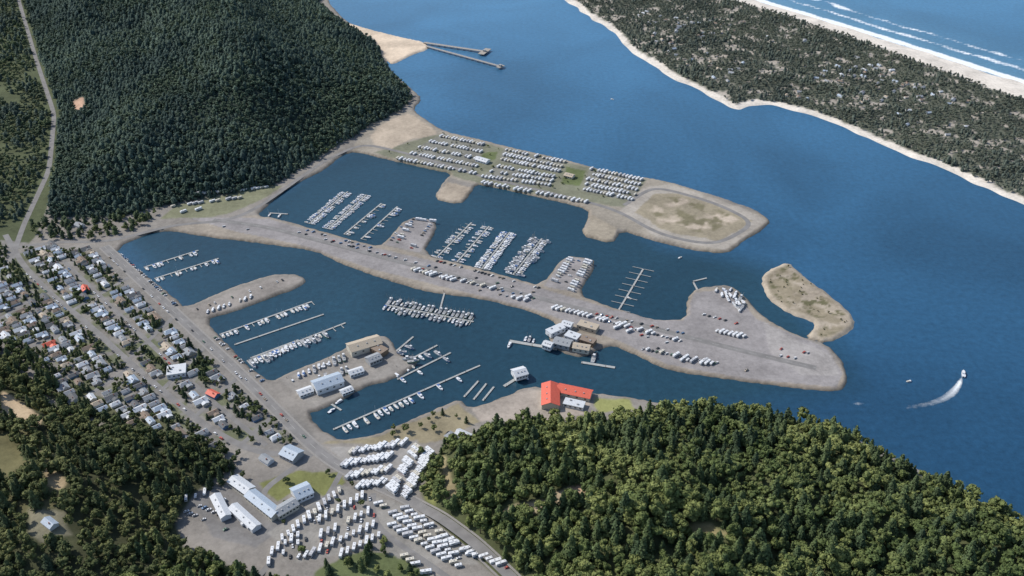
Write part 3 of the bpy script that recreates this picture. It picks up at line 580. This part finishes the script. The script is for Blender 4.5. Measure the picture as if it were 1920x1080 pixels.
dock((955,640),(1045,655),fill=.3,fingers=False,kinds=FBK,wd=4,label='wide timber service dock by the fish plant'); dock((1090,680),(1153,690),fill=.3,fingers=False,kinds=FBK,wd=3); dock((1300,528),(1325,522),fill=0,fingers=False); dock((1300,530),(1308,545),fill=0,fingers=False); dock((600,745),(640,770),fill=.4,fingers=False,kinds=MBK)
dock((535,712),(620,672),fill=.7,kinds=FBK,boats='one',fingers=False,spacing=6); dock((945,725),(985,700),fill=.1,fingers=False,wd=3)
gp='boats stored in the boatyard'
yw=GP([(1340,545),(1372,540),(1400,575),(1385,583),(1355,560)],2); n=0; used=[]
while n<28:
    x=random.uniform(min(p[0] for p in yw),max(p[0] for p in yw)); y=random.uniform(min(p[1] for p in yw),max(p[1] for p in yw))
    n+=.05
    if sdf(yw,np.array([x]),np.array([y]))[0]<0 or any(math.dist((x,y),u_)<4.6 for u_ in used): continue
    used.append((x,y)); n+=.95; put(random.choice(['motor_boat','motor_boat','fishing_boat']),x,y,random.uniform(-.5,.9),None,random.uniform(.8,1.15),2.6,None,gp)
row(['motor_boat','fishing_boat'],(560,705),(645,672),5,70,.85,'boats stored on land',z=2.7); row(['motor_boat','fishing_boat'],(600,712),(650,695),5,70,.7,'boats stored on land',z=2.7); row(['fishing_boat'],(725,640),(775,680),6,60,.8,'boats stored on land',z=2.7)
# houses
a=G(195,462); b=G(590,842); th=ang(a,b); cx,sx=math.cos(th),math.sin(th)
def fill_houses(poly,dx,dy,prob,grp,minr=4.0,sc=(.58,.8),z0=3):
    w=GP(poly,2); xs=[p[0] for p in w]; ys=[p[1] for p in w]; mx,my=sum(xs)/len(xs),sum(ys)/len(ys); R=500
    for i in range(int(-R/dx),int(R/dx)):
        for j in range(int(-R/dy),int(R/dy)):
            lx,ly=i*dx+random.uniform(-.7,.7),j*dy+random.uniform(-1.2,1.2); x=mx+lx*cx-ly*sx; y=my+lx*sx+ly*cx
            if not(min(xs)<x<max(xs) and min(ys)<y<max(ys)): continue
            if sdf(w,np.array([x]),np.array([y]))[0]<z0 or random.random()>prob: continue
            if rdist(x,y)<minr: continue
            k=random.choices(range(14),[6,5,6,5,3,2,2,2,4,4,.06,.06,1.8,1.8])[0]
            put('house',x,y,th+(math.pi/2 if random.random()<.7 else 0)+random.uniform(-.02,.02),k,random.uniform(*sc),None,None,grp)
gh='houses in the harbor town'
fill_houses([(60,452),(170,465),(215,500),(400,672),(590,842),(450,835),(370,788),(250,690),(160,605),(90,540),(40,480)],12.5,10.5,.96,gh)
fill_houses([(-80,500),(20,495),(110,575),(240,690),(370,800),(440,845),(400,845),(200,792),(115,745),(60,655),(-80,630)],12.5,10.5,.96,gh)
for px,py,k in ((140,432,4),(150,425,2),(95,985,8),(545,855,4),(500,865,2),(850,825,3),(870,820,1),(400,742,10),(160,545,10)):
    x,y,z=GH(px,py); put('house',x,y,th+random.uniform(-.3,.3),k,.9,z,None,gh)
LAWN=[GP([(350,690),(330,680),(385,668),(410,695),(375,712)],2),GP([(300,690),(355,690),(355,715),(300,715)],2)]
kept=[]
for h in reversed(THINGS['house']):
    if all(math.dist(h[:2],k[:2])>9.2 for k in kept) and all(sdf(l,np.array([h[0]]),np.array([h[1]]))[0]<3 for l in LAWN): kept.append(h)
sw=GP([(1180,20),(1330,20),(1480,65),(1620,110),(1890,215),(1890,340),(1700,260),(1560,205),(1420,170),(1330,150),(1240,100)],3)
sxs=[p[0] for p in sw]; sys_=[p[1] for p in sw]; n0=len(kept); print('TOWN',n0)
while len(kept)<n0+110:
    x=random.uniform(min(sxs),max(sxs)); y=random.uniform(min(sys_),max(sys_))
    if sdf(sw,np.array([x]),np.array([y]))[0]<5 : continue
    if fbm(np.array([x]),np.array([y]),90,91)[0]<random.uniform(.38,.62): continue
    if any(math.dist((x,y),k[:2])<11 for k in kept): continue
    kept.append([x,y,random.uniform(0,6.28),random.choice([0,2,2,6,12,8]),random.uniform(.5,.75),None,'small pale cabin among trees on the sand spit','cabins on the wooded spit'])
THINGS['house']=kept
HXY=np.array([h[:2] for h in kept])
for k in ('car','pickup_truck','camper_trailer','motorhome'):
    THINGS[k]=[t for t in THINGS[k] if np.min(np.hypot(HXY[:,0]-t[0],HXY[:,1]-t[1]))>6.2]
x,y=G(1806,702,0); put('motor_boat',x,y,-.35,0,1.3,0.0,'white motorboat speeding across open water',None)
for px,py in ((1703,716),(1275,484),(1148,187),(1180,560)):
    x,y=G(px,py,0); put('motor_boat',x,y,random.uniform(0,6),4,.8,0.0,'small white boat drifting on open water',None)

def emit(kind,near,limit=300):
    lst=THINGS[kind]
    zz=terrain(np.array([t[0] for t in lst]),np.array([t[1] for t in lst]))
    for t,z in zip(lst,zz):
        if t[5] is None: t[5]=float(z)+(.16 if kind!='house' else 0)
    lst.sort(key=lambda t:t[0]**2+t[1]**2)
    def inview(t):
        px,py=to_px(t[0],t[1],t[5]); return -20<px<1940 and -20<py<1100
    lst=[t for t in lst if inview(t)]
    pm=[]; jm=[]
    for col,parts,lab in PROTO[kind]:
        pm.append([(n,mb.mesh(n)) for n,mb in parts]); j=MB()
        for n,mb in parts: j.join(mb)
        jm.append((j,j.mesh(kind)))
    cat=kind.replace('_',' ')
    for i,(x,y,r,v,s,z,lab,grp) in enumerate(lst[:limit]):
        lab=lab or PROTO[kind][v][2]
        if i<near:
            o=bpy.data.objects.new(kind,None); COL.objects.link(o)
            for n,me in pm[v]:
                c=bpy.data.objects.new(n,me); c.parent=o; COL.objects.link(c)
        else: o=bpy.data.objects.new(kind,jm[v][1]); COL.objects.link(o)
        o.location=(x,y,z); o.rotation_euler=(0,0,r); o.scale=(s,s,s); o['label']=lab; o['category']=cat
        if grp: o['group']=grp
    rest=lst[limit:]
    if rest:
        J=MB()
        for x,y,r,v,s,z,lab,grp in rest:
            M=Matrix.Translation((x,y,z))@Matrix.Rotation(r,4,'Z')@Matrix.Scale(s,4); m=jm[v][0]
            b=len(J.v); J.v+=[tuple(M@Vector(q)) for q in m.v]; J.f+=[tuple(i+b for i in f) for f in m.f]; J.m+=m.m
        link(kind,J.mesh(kind),'stuff',f'many more distant {cat}s standing in rows',cat)
    print('EMIT',kind,len(lst),'rest',len(rest))
emit('house',80); emit('camper_trailer',40); emit('motorhome',30); emit('car',40); emit('pickup_truck',20); emit('motor_boat',50); emit('sailing_boat',20); emit('fishing_boat',40)

# ------------------------------------------------------------------ larger buildings
def building(name,label,p,q,width,h,wm,rm,style='gable',cat='building',win=4,z=None):
    a=G(*p); b=G(*q); L=math.dist(a,b); r=ang(a,b); zz=2.0 if z is None else z
    root=bpy.data.objects.new(name,None); COL.objects.link(root); rot_obj(root,(a[0]+b[0])/2,(a[1]+b[1])/2,r,zz); root['label']=label; root['category']=cat
    w=width*1.08; rr=w*.2
    wall=MB().box(0,0,h/2,w,L,h,wm)
    roof=MB()
    if style=='flat':
        roof.box(0,0,h+.15,w+.5,L+.5,.3,rm); roof.box(w*.2,L*.2,h+.7,1.6,1.6,.8,'grey_paint'); roof.box(-w*.2,-L*.2,h+.6,1.2,1.8,.6,'metal_grey')
    else:
        for s in (-1,1): wall.add([(-w/2,s*(L/2-.01),h),(w/2,s*(L/2-.01),h),(0,s*(L/2-.01),h+rr)],[(0,1,2)],wm)
        for s in (1,-1):
            k=rr/(w/2); A=[(s*(w/2+.6),-L/2-.6,h-k*.6),(s*(w/2+.6),L/2+.6,h-k*.6),(0,L/2+.6,h+rr),(0,-L/2-.6,h+rr)]
            roof.add([(x,y,zq+.05) for x,y,zq in A]+[(x,y,zq+.25) for x,y,zq in A],[(0,1,2,3),(4,5,6,7),(0,1,5,4),(1,2,6,5),(3,0,4,7)],rm)
        for t in (-.25,.05,.3): roof.box(w*.22,L*t,h+rr*.62+.35,1.0,1.0,.7,'grey_paint')
    link('wall',wall.mesh('wall'),parent=root); link('roof',roof.mesh('roof'),parent=root)
    wmh=MB().box(0,0,0,.06,1.8,1.3,'glass_dark').mesh('window')
    for s in (-1,1):
        for i in range(win):
            o=link('window',wmh,parent=root); o.location=(s*(w/2+.04),-L/2+L*(i+.5)/win,h*.55)
    o=link('door',MB().box(0,-L/2-.04,1.2,2.2,.06,2.4,'grey_paint').mesh('door'),parent=root)
    return root
building('waterfront_hall','waterfront hall with bright red gable roof',(1032,728),(1032,768),14,5,'cream_paint','roof_red')
building('waterfront_hall','lower wing with red roof beside the hall',(1046,733),(1108,746),11,4,'cream_paint','roof_red')
building('waterfront_shed','white flat-roofed shed behind red-roofed hall',(1058,757),(1095,765),8,3.5,'white_paint','roof_white','flat')
building('boathouse','pale hip boathouse standing on the dock',(963,708),(985,702),11,5,'white_paint','roof_white')
building('warehouse','long warehouse with pale blue metal roof',(590,733),(640,716),14,6,'white_paint','roof_blue')
building('warehouse','tan-roofed fish warehouse on the harbor pier',(655,662),(712,645),14,6,'cream_paint','roof_tan','gable'); building('warehouse','flat brown workshop on the harbor pier',(700,655),(722,667),9,5,'brown_paint','roof_brown','flat')
building('warehouse','grey workshop on the harbor pier',(690,683),(712,674),9,5,'grey_paint','roof_grey'); building('shed','white shed on the harbor pier',(560,742),(585,733),8,3,'white_paint','roof_white'); building('shed','small white shed by the water',(640,740),(660,732),6,3,'white_paint','roof_white'); building('shed','white net shed on the harbor pier',(655,705),(680,697),7,3.5,'white_paint','roof_white')
for k,(p,q,w,rm,wm) in enumerate((((1028,630),(1055,618),8,'roof_white','white_paint'),((1040,645),(1070,652),10,'roof_grey','grey_paint'),((1062,632),(1085,640),9,'roof_white','white_paint'),((1075,655),(1105,660),8,'roof_tan','cream_paint'),((1085,612),(1120,622),9,'roof_tan','tan_paint'),((1020,650),(1035,655),7,'roof_white','white_paint'),((1090,640),(1115,648),8,'roof_brown','brown_paint'),((1055,612),(1072,617),7,'roof_white','white_paint'))):
    building('fish_plant_building',['white','grey','white','tan','tan','white','brown','white'][k]+'-roofed fish plant building at the waterside',p,q,w,5,wm,rm,'gable' if k%2 else 'flat',win=3)
building('motel','long motel wing with white roof and parking',(438,905),(470,928),9,5,'cream_paint','roof_white','gable','motel',8); building('motel','long motel wing with pale grey roof',(470,932),(520,972),9,5,'cream_paint','roof_blue','gable','motel',9)
building('motel','short angled motel wing with grey roof',(518,970),(555,948),9,5,'cream_paint','roof_grey','gable','motel',6); building('motel','motel office with pale blue roof by the lawn',(552,935),(582,922),13,5,'white_paint','roof_blue','gable','motel',4)
building('storage_building','long storage building with white metal roof',(405,935),(425,975),7,4,'white_paint','roof_white','gable'); building('storage_building','long white storage building beside the lot',(438,955),(482,995),7,4,'white_paint','roof_white','gable')
building('shop','white flat-roofed shop beside the harbor road',(315,703),(350,698),13,5,'white_paint','roof_white','flat'); building('shop','dark-roofed shop on the street corner',(535,850),(560,862),12,4.5,'grey_paint','roof_blue'); building('restroom','white washroom block among the campers',(895,300),(915,306),9,3,'white_paint','roof_white'); building('restroom','pale washroom block on the lawn',(1060,330),(1075,334),8,3,'cream_paint','roof_tan')
def pier(p,q,w,label,head):
    a=G(*p,0); b=G(*q,0); L=math.dist(a,b); r=ang(a,b)
    root=bpy.data.objects.new('pier',None); COL.objects.link(root); rot_obj(root,a[0],a[1],r); root['label']=label; root['category']='pier'
    link('deck',MB().box(0,L/2,3,w,L,.6,'deck_wood').mesh('deck'),parent=root)
    link('pier_head',MB().box(0,L+w*.9,3,head,w*1.8,.7,'deck_wood').mesh('pier_head'),parent=root)
    link('railing',MB().box(w/2-.1,L/2,3.95,.12,L,.12,'white_paint').box(-w/2+.1,L/2,3.95,.12,L,.12,'white_paint').mesh('railing'),parent=root)
    link('shelter',MB().box(0,L+w*.9,4.5,4,4,2.3,'grey_paint').box(0,L+w*.9,5.8,5,5,.3,'roof_grey').mesh('shelter'),parent=root)
    pm=MB().cyl(0,0,-4,2.7,.35,.35,'pile_wood',6).mesh('pile')
    for i in range(int(L/12)):
        for s in (-1,1):
            o=link('pile',pm,parent=root); o.location=(s*w*.38,i*12+4,0)
pier((795,83),(903,99),6,'long timber pier with head reaching from sand point',30); pier((800,90),(935,127),4,'narrow timber pier running from the sand point',14)
# wakes
def wake(pts,amp,tail,wmax):
    w=smoothline([G(x,y,0) for x,y in pts],2)
    P=np.array(w); T=np.gradient(P,axis=0); T/=np.linalg.norm(T,axis=1)[:,None]; Nn=np.stack([-T[:,1],T[:,0]],1); n=len(P); V=[];fo=[]
    for i in range(n):
        t=i/(n-1); wd=1.2+wmax*min(t*3.0,1)*(1-t*.5); 
        for k in (-1,-.5,0,.5,1):
            q=P[i]+Nn[i]*wd*k; V.append((q[0],q[1],.05)); fo.append((1-abs(k))*(amp*(1-t)**3+tail*(1-t)) if abs(k)<1 and 0<i<n-1 else -.4)
    Fc=[(i*5+k,i*5+k+1,(i+1)*5+k+1,(i+1)*5+k) for i in range(n-1) for k in range(4)]
    link('water_wake',np_mesh('water_wake',V,Fc,['wake_foam'],extra={'foam':fo}),'structure')
wake([(1806,704),(1802,722),(1788,742),(1760,756),(1725,763),(1680,766)],1.5,.3,5.5); wake([(1583,756),(1610,758),(1635,758)],.7,.3,3)

# ------------------------------------------------------------------ trees
def scatter(w,sp_,margin=2,dens=None,house=0):
    xs=[p[0] for p in w]; ys=[p[1] for p in w]
    gx,gy=np.meshgrid(np.arange(max(min(xs),-1600),min(max(xs),1900),sp_),np.arange(max(min(ys),270),min(max(ys),2500),sp_*.87)); gx=gx+(np.arange(gx.shape[0])%2)[:,None]*sp_/2
    gx=(gx+rng.uniform(-.48,.48,gx.shape)*sp_).ravel(); gy=(gy+rng.uniform(-.48,.48,gy.shape)*sp_).ravel()
    ok=(np.abs(gx)<HW(gy)*1.15); gx,gy=gx[ok],gy[ok]; ok=sdf(w,gx,gy)>margin; gx,gy=gx[ok],gy[ok]
    if dens is not None: ok=rng.random(len(gx))<dens(gx,gy); gx,gy=gx[ok],gy[ok]
    for c in CLEAR: ok=sdf(c,gx,gy)<0; gx,gy=gx[ok],gy[ok]
    for r_,wd in ROADS: ok=polyline_dist(r_,gx,gy)>wd/2+2.5; gx,gy=gx[ok],gy[ok]
    if house and len(gx):
        ok=np.ones(len(gx),bool)
        for h in HXY: ok&=(gx-h[0])**2+(gy-h[1])**2>house**2
        gx,gy=gx[ok],gy[ok]
    return gx,gy
TREES=[]
def addtrees(gx,gy,pcon,srange,c0,c1,cb0,cb1,clump=60):
    z=terrain(gx,gy); ok=z>1.2; gx,gy,z=gx[ok],gy[ok],z[ok]; n=len(gx)
    cl=fbm(gx,gy,clump,51); typ=(rng.random(n)*.5+cl*.9-.2)>pcon
    s=rng.uniform(*srange,n)*(.65+.7*fbm(gx,gy,40,7)); k=np.clip(rng.random(n)*.6+(fbm(gx,gy,70,61)-.5)*2.0+.2,0,1)[:,None]
    t=np.where(typ[:,None],np.array(cb0)*(1-k)+np.array(cb1)*k,np.array(c0)*(1-k)+np.array(c1)*k)
    TREES.append(np.concatenate([np.stack([gx,gy,z,s,typ.astype(float)],1),t],1))
gx,gy=scatter(HILL1,5.4,-3); addtrees(gx,gy,.52,(.45,.88),(.036,.062,.056),(.070,.105,.080),(.046,.075,.058),(.088,.122,.076),90)  # far hill foliage lifted and blued: aerial haze put into the tint
vw=GP([(-500,-140),(30,-140),(60,60),(80,150),(98,240),(85,320),(40,410),(-20,440),(-500,440)]); gx,gy=scatter(vw,7.5,0,lambda x,y:np.clip((fbm(x,y,50,3)-.22)*4,0,1)); addtrees(gx,gy,.40,(.45,.85),(.04,.064,.054),(.075,.105,.074),(.065,.09,.056),(.11,.14,.065))
gx,gy=scatter(HILL2,6.7,0); addtrees(gx,gy,.36,(.48,1.12),(.048,.074,.04),(.10,.135,.055),(.075,.105,.036),(.19,.215,.076),45)
gx,gy=scatter(HILL3,7.2,0,lambda x,y:.93+0*x,5); addtrees(gx,gy,.35,(.5,1.0),(.04,.058,.033),(.075,.098,.043),(.06,.078,.03),(.12,.132,.05))
gx,gy=scatter(W_SPIT,6.2,12,lambda x,y:np.clip((.70-fbm(x,y,16,41))*9,.3,1),5.2); ok=sdf(GP(OCW),gx,gy)<-4; gx,gy=gx[ok],gy[ok]; addtrees(gx,gy,.36,(.34,.56),(.07,.09,.078),(.10,.124,.10),(.085,.104,.084),(.125,.144,.106),35)  # paler, greyer spit crowns, distance haze carried in their colour
gx,gy=scatter(W_BREAK,5,6,lambda x,y:.12+0*x); addtrees(gx,gy,.0,(.10,.2),(.07,.08,.04),(.1,.1,.05),(.09,.09,.045),(.13,.12,.06))
allv=np.array([t[:2] for k in ('car','pickup_truck','camper_trailer','motorhome') for t in THINGS[k]])
def few(poly,sp_,p,sr=(.45,.75),pc=.5):
    gx,gy=scatter(GP(poly,2),sp_,0,lambda x,y:p+0*x)
    if not len(gx): return
    d1=np.hypot(HXY[None,:,0]-gx[:,None],HXY[None,:,1]-gy[:,None]).min(1); d2=np.hypot(allv[None,:,0]-gx[:,None],allv[None,:,1]-gy[:,None]).min(1)
    ok=(d1>5.3)&(d2>5); gx,gy=gx[ok],gy[ok]
    addtrees(gx,gy,pc,sr,(.042,.062,.034),(.07,.095,.042),(.07,.092,.036),(.12,.14,.052))
few([(0,460),(165,470),(560,830),(420,840),(200,790),(100,750),(0,640)],4.3,.7,(.25,.5)); few([(-60,640),(70,650),(130,760),(60,740),(-60,700)],8,.85,(.6,.9)); few([(320,690),(340,640),(370,650),(365,690)],8,.7,(.5,.7))
few([(60,420),(200,410),(300,400),(280,425),(160,455),(60,450)],8,.75,(.5,.8),.6); few([(640,830),(760,795),(850,765),(880,790),(830,830),(700,838)],9,.5,(.35,.6)); few([(500,900),(660,880),(860,1000),(950,1080),(560,1090)],9,.4,(.4,.65)); few([(700,285),(900,335),(1180,390),(1215,338),(830,250)],12,.3,(.22,.35),.1)
few([(100,745),(200,785),(330,810),(440,840),(470,900),(380,920),(280,840),(120,790)],7.5,.85,(.5,.85)); few([(640,1040),(760,1050),(780,1090),(620,1090)],10,.4); few([(780,840),(840,830),(850,900),(820,960),(780,930)],7,.6,(.4,.75)); few([(560,290),(620,285),(690,232),(720,222),(690,212),(600,270)],7,.6,(.4,.6))
T=np.concatenate(TREES); den=(T[:,1]*cp-(T[:,2]+8-CAM_H)*sp); px=960+F*T[:,0]/den; py=540-F*(T[:,1]*sp+(T[:,2]+8-CAM_H)*cp)/den
inv=(px>-10)&(px<1930)&(py>-10)&(py<1090); keep=(px>-450)&(px<2370); T,inv=T[keep],inv[keep]
dist=np.hypot(T[:,0],T[:,1])+np.where(inv,0,1e6); order=np.argsort(dist); indiv=np.zeros(len(T),bool)
for ty in (0,1):
    sel=[i for i in order if T[i,4]==ty and inv[i]][:290]; indiv[sel]=True
for i in np.nonzero(indiv)[0]:
    x,y,z,s,ty=T[i,:5]; nm='broadleaf_tree' if ty else 'conifer_tree'; k=random.randrange(8)
    o=bpy.data.objects.new(nm,None); COL.objects.link(o); o.location=(x,y,z-.3); o.rotation_euler=(0,0,random.uniform(0,6.28)); o.scale=(s*random.uniform(.9,1.2),s*random.uniform(.9,1.2),s*random.uniform(.8,1.1))
    o['label']='rounded leafy green tree standing on the hillside' if ty else 'dark green conical fir tree on the hillside'; o['category']='tree'; o['group']='trees covering the near hills'
    for pn,me in (('trunk',TRB if ty else TRC),('crown',(BRDM if ty else CONM)[k])):
        c=bpy.data.objects.new(pn,me); c.parent=o; COL.objects.link(c)
def forest(name,mask,tmpl,label):
    A=T[mask]; n=len(A); 
    if n==0: return
    var=rng.integers(0,len(tmpl),n); VV=[];FF=[];TT=[];off=0
    for v in range(len(tmpl)):
        B=A[var==v]; V,Fc=tmpl[v]; m=len(B)
        if m==0: continue
        a=rng.uniform(0,6.28,m); c,s_=np.cos(a),np.sin(a); sc=B[:,3]; sz=sc*rng.uniform(.8,1.15,m); sx_=sc*rng.uniform(.9,1.25,m)
        x=(V[None,:,0]*c[:,None]-V[None,:,1]*s_[:,None])*sx_[:,None]+B[:,0,None]; y=(V[None,:,0]*s_[:,None]+V[None,:,1]*c[:,None])*sx_[:,None]+B[:,1,None]; z=V[None,:,2]*sz[:,None]+B[:,2,None]-.5
        VV.append(np.stack([x,y,z],-1).reshape(-1,3)); FF.append((Fc[None]+ (np.arange(m)*len(V))[:,None,None]+off).reshape(-1,3)); TT.append(np.repeat(B[:,5:8],len(V),0)); off+=m*len(V)
    link(name,np_mesh(name,np.concatenate(VV),np.concatenate(FF),['forest_foliage'],np.concatenate(TT)),'stuff',label,'forest'); print(name,n)
nearm=T[:,1]<900
forest('conifer_forest',~indiv&(T[:,4]==0)&~nearm,CONF,'dense dark conifer forest covering hill and spit'); forest('conifer_forest',~indiv&(T[:,4]==0)&nearm,CONN,'dense conifer wood on the near hillside')
forest('broadleaf_forest',~indiv&(T[:,4]==1)&~nearm,BRDF,'patches of leafy green woodland on far slopes'); forest('broadleaf_forest',~indiv&(T[:,4]==1)&nearm,BRDN,'leafy green woodland on the near hillside')

# ------------------------------------------------------------------ light, sky, camera
SAZ=math.radians(-66); SEL=math.radians(44)
wd=bpy.data.worlds.new('World'); scene.world=wd; wd.use_nodes=True; nt_=wd.node_tree
sky=nt_.nodes.new('ShaderNodeTexSky'); sky.sky_type='NISHITA'; sky.sun_disc=False; sky.sun_elevation=SEL; sky.sun_rotation=SAZ
bg=nt_.nodes['Background']; nt_.links.new(sky.outputs[0],bg.inputs[0]); bg.inputs[1].default_value=.15
sl=bpy.data.lights.new('sun','SUN'); sl.energy=4.5; sl.angle=math.radians(.5); sl.color=(1,.94,.86)
so=bpy.data.objects.new('sun',sl); COL.objects.link(so)
dv=Vector((math.sin(SAZ)*math.cos(SEL),math.cos(SAZ)*math.cos(SEL),math.sin(SEL))); so.rotation_euler=dv.to_track_quat('Z','Y').to_euler()
cam=bpy.data.cameras.new('camera'); cam.lens=36*F/1920; cam.sensor_width=36; cam.clip_start=1; cam.clip_end=100000
co=bpy.data.objects.new('camera',cam); COL.objects.link(co); co.location=(0,0,CAM_H); co.rotation_euler=(math.pi/2-PITCH,0,0); scene.camera=co
scene.view_settings.view_transform='Standard'; scene.view_settings.look='None'; scene.view_settings.exposure=0
